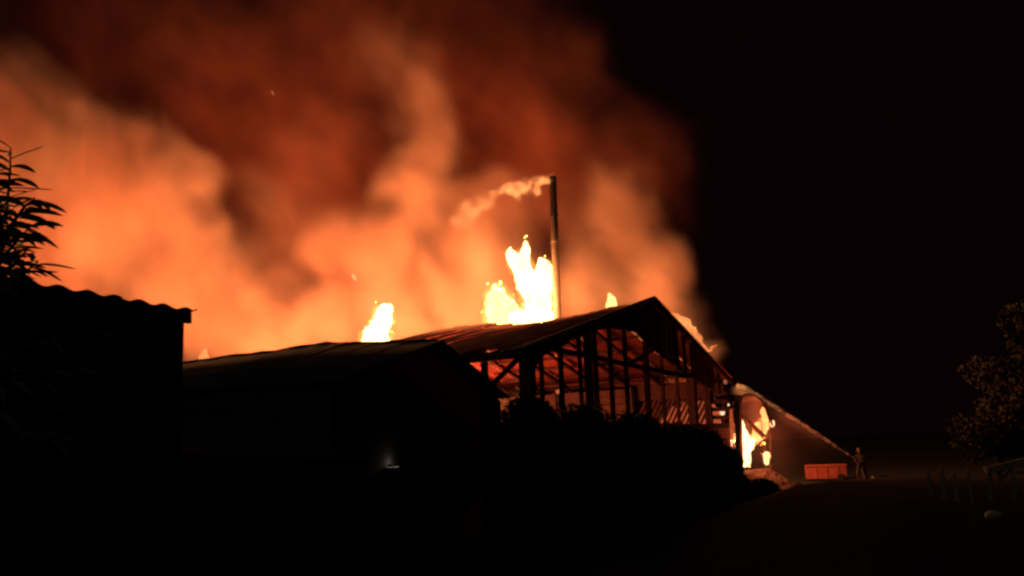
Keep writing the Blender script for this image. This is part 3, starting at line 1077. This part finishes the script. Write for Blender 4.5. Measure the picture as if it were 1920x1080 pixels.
def skin_body(name, joints, bones, mat, parent=None, sub=2, root=0):
    me = bpy.data.meshes.new(name)
    me.from_pydata([tuple(j[0]) for j in joints], bones, [])
    o = link_mesh(name, me, mat, parent)
    sk = o.modifiers.new('skin', 'SKIN')
    sk.use_smooth_shade = True
    for i, j in enumerate(joints):
        r = j[1]
        me.skin_vertices[0].data[i].radius = r if isinstance(r, tuple) else (r, r)
        me.skin_vertices[0].data[i].use_root = i == root
    su = o.modifiers.new('sub', 'SUBSURF')
    su.levels = su.render_levels = sub
    return o


hand_f = Vector((noz.x, noz.y, noz.z)) - fdir * .12 - Vector((0, 0, .03))
person = empty('person', ff, 'person in dark fire kit bracing a hose nozzle near the trailer', 'person')
J = [(fl(0, 0, .98), .15), (fl(.03, 0, 1.2), .16), (fl(.06, 0, 1.42), (.19, .13)), (fl(.08, 0, 1.53), .07), (fl(.1, 0, 1.6), .06),
     (fl(.06, .2, 1.44), .075), (fl(.22, .26, 1.2), .058), (fl(.5, .1, 1.1), .048),
     (fl(.06, -.2, 1.44), .075), (fl(.02, -.3, 1.17), .058), (fl(.26, -.08, 1.05), .048),
     (fl(.02, .12, .92), .12), (fl(.3, .14, .5), .085), (fl(.26, .14, .1), .06), (fl(.42, .14, .05), .05),
     (fl(-.02, -.12, .92), .12), (fl(-.12, -.14, .5), .085), (fl(-.38, -.15, .1), .06), (fl(-.22, -.15, .05), .05)]
E = [(0, 1), (1, 2), (2, 3), (3, 4), (2, 5), (5, 6), (6, 7), (2, 8), (8, 9), (9, 10), (0, 11), (11, 12), (12, 13), (13, 14), (0, 15), (15, 16), (16, 17), (17, 18)]
skin_body('body', J, E, M_COAT, person)
hc = fl(.13, 0, 1.68)
bm = bmesh.new()
bmesh.ops.create_uvsphere(bm, u_segments=20, v_segments=14, radius=1)
fr = Matrix((fdir, fs_, Vector((0, 0, 1)))).transposed()
for v_ in bm.verts:
    c = v_.co.copy()
    x, y_, z = c.x * .098, c.y * .076, c.z * .118
    if c.x > .6 and abs(c.y) < .25 and -.35 < c.z < .15: x += .022 * (1 - abs(c.y) / .25)        # nose
    if c.x > .5 and .1 < c.z < .35 and .2 < abs(c.y) < .6: x -= .008                              # eye sockets
    if c.z < -.4: x += .01; y_ *= .8                                                            # jaw
    if abs(c.y) > .93 and abs(c.z) < .35: y_ *= 1.14                                               # ears
    v_.co = hc + fr @ Vector((x, y_, z))
me = bpy.data.meshes.new('head')
bm.to_mesh(me); bm.free()
me.polygons.foreach_set('use_smooth', [True] * len(me.polygons))
head = link_mesh('head', me, M_SKIN, person)
for sgn in (-1, 1):
    bm = bmesh.new()
    bmesh.ops.create_icosphere(bm, subdivisions=1, radius=.013, matrix=Matrix.Translation(hc + fr @ Vector((.084, sgn * .03, .022))))
    me = bpy.data.meshes.new('eye'); bm.to_mesh(me); bm.free()
    link_mesh('eye', me, M_SOOT, head)
bm = bmesh.new()
bmesh.ops.create_uvsphere(bm, u_segments=20, v_segments=12, radius=1)
for v_ in list(bm.verts):
    if v_.co.z < -.05: bm.verts.remove(v_)
for v_ in bm.verts:
    b_ = 1.28 if v_.co.z < .12 else 1.0
    v_.co = hc + Vector((0, 0, .05)) + fr @ Vector((v_.co.x * .13 * b_, v_.co.y * .11 * b_, v_.co.z * .12))
me = bpy.data.meshes.new('helmet'); bm.to_mesh(me); bm.free()
me.polygons.foreach_set('use_smooth', [True] * len(me.polygons))
o = link_mesh('helmet', me, M_HELMET, person)
o.modifiers.new('t', 'SOLIDIFY').thickness = .012
for z, rr in ((1.08, (.185, .165)), (.3, None)):
    if rr:
        ring = [fl(.02 + rr[1] * math.cos(a), rr[0] * math.sin(a), z) for a in np.linspace(0, 2 * math.pi, 17)]
        MB().tube(ring, .022, 6).build('reflective_band', M_STRIPE, person, True)
for wp, sd in ((fl(.5, .1, 1.1), 1), (fl(.26, -.08, 1.05), -1)):
    hj, hb = [(wp, .035), (wp + fdir * .06, (.042, .03)), (wp + fdir * .1, (.042, .026))], [(0, 1), (1, 2)]
    for q in range(4):
        k0 = wp + fdir * (.1 + .004 * (q % 2)) + Vector((0, 0, .03 - .02 * q)) + fs_ * sd * .012
        ln = (.034, .04, .037, .03)[q]
        i0 = len(hj)
        hj += [(k0 + fdir * ln * .7, .0095), (k0 + fdir * ln * .9 - fs_ * sd * ln * .8, .009), (k0 + fdir * ln * .3 - fs_ * sd * ln * 1.3, .008)]
        hb += [(2, i0), (i0, i0 + 1), (i0 + 1, i0 + 2)]
    i0 = len(hj)
    hj += [(wp + fdir * .055 + Vector((0, 0, .045)), .011), (wp + fdir * .1 + Vector((0, 0, .06)) - fs_ * sd * .02, .009)]
    hb += [(1, i0), (i0, i0 + 1)]
    skin_body('hand', hj, hb, M_RUBBER, person, 1)
hose = empty('fire_hose', ff + fdir * .3, 'pale canvas fire hose with metal nozzle in the hands of the person', 'hose')
hp = [noz - fdir * .25, fl(.4, 0, 1.05), fl(.1, .05, .98), fl(-.4, .1, .7), fl(-1.0, .2, .15), fl(-1.8, .5, .05), fl(-3.0, .3, .05), fl(-4.6, .9, .05), fl(-6.5, .6, .05)]
MB().tube(hp, .038, 8).build('hose_line', M_HOSE, hose, True)
MB().tube([noz - fdir * .26, noz - fdir * .1, noz], [.045, .035, .022], 10).build('nozzle', M_FLUE, hose, True)

# ------------------------------------------------------------------ vegetation
def leaf_cloud(name, blobs, n, size, mat, parent, seed=1, shell=.55):
    """leaf-sized rhombs spread through lumpy clumps"""
    rng = np.random.default_rng(seed)
    vol = np.array([b[3] ** 2.4 for b in blobs]); vol /= vol.sum()
    idx = rng.choice(len(blobs), n, p=vol)
    c = np.array([b[:3] for b in blobs])[idx]
    r = np.array([b[3] for b in blobs])[idx]
    d = rng.normal(size=(n, 3)); d /= np.linalg.norm(d, axis=1)[:, None]
    rad = r * (shell + (1.08 - shell) * rng.random(n) ** .6)
    p = c + d * rad[:, None] * np.array([1, 1, .85])
    a = rng.normal(size=(n, 3)); a /= np.linalg.norm(a, axis=1)[:, None]
    b = np.cross(a, rng.normal(size=(n, 3))); b /= np.linalg.norm(b, axis=1)[:, None]
    L = size * (.6 + .8 * rng.random(n))[:, None]
    v = np.stack([p - a * L * .5, p + b * L * .24, p + a * L * .5, p - b * L * .24], 1).reshape(-1, 3)
    me = bpy.data.meshes.new(name)
    me.vertices.add(4 * n); me.vertices.foreach_set('co', v.ravel().astype(np.float32))
    me.loops.add(4 * n); me.loops.foreach_set('vertex_index', np.arange(4 * n, dtype=np.int32))
    me.polygons.add(n); me.polygons.foreach_set('loop_start', np.arange(0, 4 * n, 4, dtype=np.int32))
    me.update(calc_edges=True)
    o = link_mesh(name, me, mat, parent)
    o['kind'] = 'stuff'
    return o


# dark bushes between the low shed and the fire
BUSH = [(990, 792, 28, 58, 'dark bush hiding the foot of the hall corner post'), (1092, 806, 28.5, 66, 'dark rounded bush under the tall studs'), (1180, 826, 29, 66, 'dark bush under the middle of the open gable'),
        (1262, 846, 29.5, 66, 'dark bush in front of the slanting laths'), (1314, 854, 30, 59, 'dark end bush beside the burning posts'), (1352, 872, 30, 43, 'low dark bush below the white upright flame'),
        (1424, 934, 31, 43, 'lowest dark bush before the rubble heap')]
for k, (u, v, y, r, lab) in enumerate(BUSH):
    c = px(u, v, y)
    rr = r * y / F_PX
    b = empty('bush', Vector((c.x, c.y, 0)), lab, 'bush', 'dark bushes below the burning gable')
    rng = random.Random(40 + k)
    bl = [(c.x, c.y, c.z, rr * .9)]
    for q in range(9):
        a = rng.uniform(0, 6.28)
        bl.append((c.x + math.cos(a) * rr * rng.uniform(.3, .75), c.y + math.sin(a) * rr * .6, c.z + rng.uniform(-.6, .45) * rr, rr * rng.uniform(.3, .55)))
    z = c.z - rr
    while z > .2:
        bl.append((c.x + rng.uniform(-.3, .3), c.y, z, rr * .95)); z -= rr * .7
    if k == 0:
        for u2, v2 in ((962, 815), (955, 860), (960, 905), (1000, 860), (1040, 830)):
            c2 = px(u2, v2, y + .6)
            bl.append((c2.x, c2.y, c2.z, rr * .6))
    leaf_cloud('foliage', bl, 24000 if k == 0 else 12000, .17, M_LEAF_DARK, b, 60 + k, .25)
    for q in range(4):
        a = rng.uniform(0, 6.28)
        top = Vector((c.x + math.cos(a) * rr * .5, c.y + math.sin(a) * rr * .4, c.z + rr * .3))
        MB().tube([Vector((c.x + .08 * q, c.y, -.1)), Vector((c.x, c.y, c.z * .5)) + (top - Vector((c.x, c.y, c.z))) * .3, top], [.05, .035, .012], 6).build('stem', M_BARK, b, True)

# trees at the right edge
def tree(u0, vbase, y, h, spread, lab, seed, leaves=9000, group='trees at the edge of the yard'):
    rng = random.Random(seed)
    base = px(u0, vbase, y)
    base.z = float(ground_z(base.x, base.y)) - .05
    t = empty('tree', base, lab, 'tree', group)
    pts = [base]
    for k in range(1, 7):
        pts.append(base + Vector((rng.uniform(-.15, .15) * k * .5, rng.uniform(-.1, .1), h * .8 * k / 6)))
    MB().tube(pts, [.2 * (1 - k / 8) for k in range(7)], 9).build('trunk', M_BARK, t, True)
    bl = []
    for q in range(11):
        a = rng.uniform(0, 6.28)
        hh = rng.uniform(.38, .98)
        st = pts[max(1, int(hh * 5))]
        w = spread * (1.1 - abs(hh - .55) * 1.3)
        en = Vector((base.x + math.cos(a) * w * rng.uniform(.4, 1), base.y + math.sin(a) * w * rng.uniform(.4, 1), base.z + h * hh))
        MB().tube([st, lerp(st, en, .5) + Vector((0, 0, .15)), en], [.07, .045, .015], 6).build('limb', M_BARK, t, True)
        for _ in range(3):
            bl.append((en.x + rng.uniform(-.5, .5), en.y + rng.uniform(-.5, .5), en.z + rng.uniform(-.4, .5), rng.uniform(.35, .85)))
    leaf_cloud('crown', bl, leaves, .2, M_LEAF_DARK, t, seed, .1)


tree(1945, 900, 38, 7.8, 1.7, 'tall dim leafy tree at the picture edge above the timber frame', 3)
tree(1885, 905, 40, 5.0, 1.4, 'shorter dim tree beside the taller tree, above pale posts', 9)
tree(2010, 905, 42, 7.5, 2.2, 'dim tree mostly outside the picture behind the tall one', 15, 6000)

# pale posts, timber frame, stone
for k, (u, v0, v1, w, lab) in enumerate(((1744, 887, 930, .08, 'faintest of the four pale posts, farthest from the trees'), (1768, 882, 938, .10, 'second pale post counted from the dark yard'),
                                     (1792, 890, 940, .10, 'leaning pale post beside the brightest one'), (1820, 884, 944, .085, 'brightest pale post, next to the timber frame'))):
    y = 14.2
    w *= .48
    a, b = px(u + 3, v1, y), px(u - 4, v0, y)
    post = empty('fence_post', a, lab, 'post', 'pale posts by the timber frame')
    MB().bar(a, b, w, w, jit=.02).build('post', M_PALE, post)
    MB().tube([b, b + Vector((0, 0, .05))], [w * .62, .01], 6).build('cap', M_PALE, post)
tf = empty('timber_frame', px(1885, 905, 14), 'pale broken timber frame of slanting beams below the trees', 'frame')
for nme, a, b, w in (('beam', (1847, 882), (1930, 862), .2), ('strut', (1872, 880), (1878, 902), .13), ('strut', (1904, 868), (1879, 898), .13), ('rail', (1884, 888), (1935, 882), .12), ('leg', (1900, 886), (1903, 940), .12), ('leg', (1856, 882), (1858, 940), .12)):
    MB().bar(px(*a, 14), px(*b, 14 + (.08 if nme != 'beam' else 0)), w * .45, w * .45, jit=.008).build(nme, M_PALE, tf)
c = px(1862, 966, 12.2)
bm = bmesh.new()
bmesh.ops.create_icosphere(bm, subdivisions=3, radius=.10, matrix=Matrix.Translation(c) @ Matrix.Diagonal((1.1, .8, .65, 1)))
for v_ in bm.verts:
    v_.co += (v_.co - c) * random.uniform(-.04, .04)
me = bpy.data.meshes.new('stone'); bm.to_mesh(me); bm.free()
me.polygons.foreach_set('use_smooth', [True] * len(me.polygons))
tag(link_mesh('stone', me, M_STONE), 'small pale rounded stone on the dark ground below the timber frame', 'stone')

# peach branch hanging in at the left edge
PD = 4.0
peach = empty('peach_tree', px(-120, 1010, PD), 'near peach tree, its leafy shoots black against the orange smoke', 'tree')
pz = px(-110, 1000, PD); pz.z = .8
trunk = [pz, px(-120, 860, PD), px(-112, 740, PD), px(-95, 640, PD)]
MB().tube(trunk, [.06, .05, .042, .032], 10).build('trunk', M_BARK, peach, True)
SHOOTS = [
    ([(-95, 640), (-40, 560), (-5, 470), (14, 380), (19, 320), (20, 278)], 0.0),
    ([(-95, 640), (-60, 540), (-35, 450), (-22, 380), (-12, 320)], .12),
    ([(-5, 470), (22, 420), (48, 385), (66, 372)], -.1),
    ([(-40, 560), (-5, 500), (28, 455), (56, 425)], .08),
    ([(-40, 560), (0, 520), (32, 488), (50, 470)], -.16),
    ([(-20, 520), (-8, 470), (-2, 430), (2, 390)], -.2),
    ([(-50, 560), (-20, 530), (8, 512), (26, 500)], .18),
    ([(-60, 560), (-10, 490), (20, 440), (30, 400)], .03),
    ([(-60, 580), (0, 530), (50, 508), (72, 490)], -.06),
    ([(-112, 740), (-40, 690), (40, 650), (120, 630), (165, 618)], .05),
    ([(-112, 740), (-30, 730), (60, 700), (140, 690), (200, 672)], -.08),
    ([(-112, 740), (-50, 780), (20, 770), (90, 760)], .1),
    ([(-112, 760), (-40, 800), (60, 815), (150, 820)], -.05)]


def leaf_mesh():
    n = 6
    vs, fs = [], []
    for i in range(n + 1):
        g = i / n
        w = .5 * .165 * math.sin(math.pi * min(1, g * .93 + .05)) ** .8 * (1 - .25 * g)
        x, z, yb = g, -.12 * g * g, -.46 * g * g
        if i == n:
            vs.append((x * .93, yb, z))
        else:
            vs += [(x * .93 - w * .7 * g, yb - w, z - .03), (x * .93, yb, z), (x * .93 + w * .7 * g, yb + w, z - .03)]
    for i in range(n - 1):
        a = i * 3
        fs += [(a, a + 3, a + 4, a + 1), (a + 1, a + 4, a + 5, a + 2)]
    a = (n - 1) * 3
    fs += [(a, a + 3, a + 1), (a + 1, a + 3, a + 2)]
    me = bpy.data.meshes.new('leaf')
    me.from_pydata(vs, [], fs)
    me.polygons.foreach_set('use_smooth', [True] * len(me.polygons))
    me.materials.append(M_LEAF)
    return me


LEAF = leaf_mesh()
camx = (CAM_R @ Vector((1, 0, 0))); camy = (CAM_R @ Vector((0, 1, 0)))
rng = random.Random(5)
nleaf = 0
for pts, dy in SHOOTS:
    P = [px(u, v, PD + dy * (i / (len(pts) - 1))) for i, (u, v) in enumerate(pts)]
    br = MB().tube(P, list(np.linspace(.012, .003, len(P))), 6).build('branch', M_BARK, peach, True)
    seglen = [0]
    for a, b in zip(P, P[1:]): seglen.append(seglen[-1] + (b - a).length)
    d = seglen[-1]
    side = 1
    lower = pts[-1][1] > 600
    step = .020 if not lower else .085
    while d > seglen[-1] * .18 and nleaf < 290:
        j = max(i for i in range(len(seglen) - 1) if seglen[i] <= d + 1e-6)
        g = (d - seglen[j]) / max(1e-6, seglen[j + 1] - seglen[j])
        p = lerp(P[j], P[j + 1], min(g, 1))
        td = (P[min(j + 1, len(P) - 1)] - P[j]).normalized()
        aw = rng.uniform(0, 6.28)
        rad = Vector((math.cos(aw), math.sin(aw) * .7, 0))
        if rng.random() < .55: rad = camx * (1 if rng.random() < .68 else -1) + Vector((0, rng.uniform(-.5, .5), 0))
        dirv = (rad.normalized() * .85 + td * .35 + Vector((0, 0, rng.uniform(-.4, .35)))).normalized()
        zax = Vector((rng.uniform(-.5, .5), rng.uniform(-1.3, -.2), rng.uniform(.1, .9)))
        zax = (zax - dirv * zax.dot(dirv)).normalized()
        yax = zax.cross(dirv)
        if yax.z < 0: zax, yax = -zax, -yax
        L = rng.uniform(.105, .18)
        M4 = Matrix((dirv, yax, zax)).transposed().to_4x4()
        o = bpy.data.objects.new('leaf', LEAF)
        C.objects.link(o)
        o.parent = peach
        o.matrix_parent_inverse = Matrix.Translation(peach.location).inverted()
        o.matrix_basis = Matrix.Translation(p) @ M4 @ Matrix.Diagonal((L, L * rng.uniform(.85, 1.2), L, 1))
        nleaf += 1
        d -= step * rng.uniform(.55, 1.2)
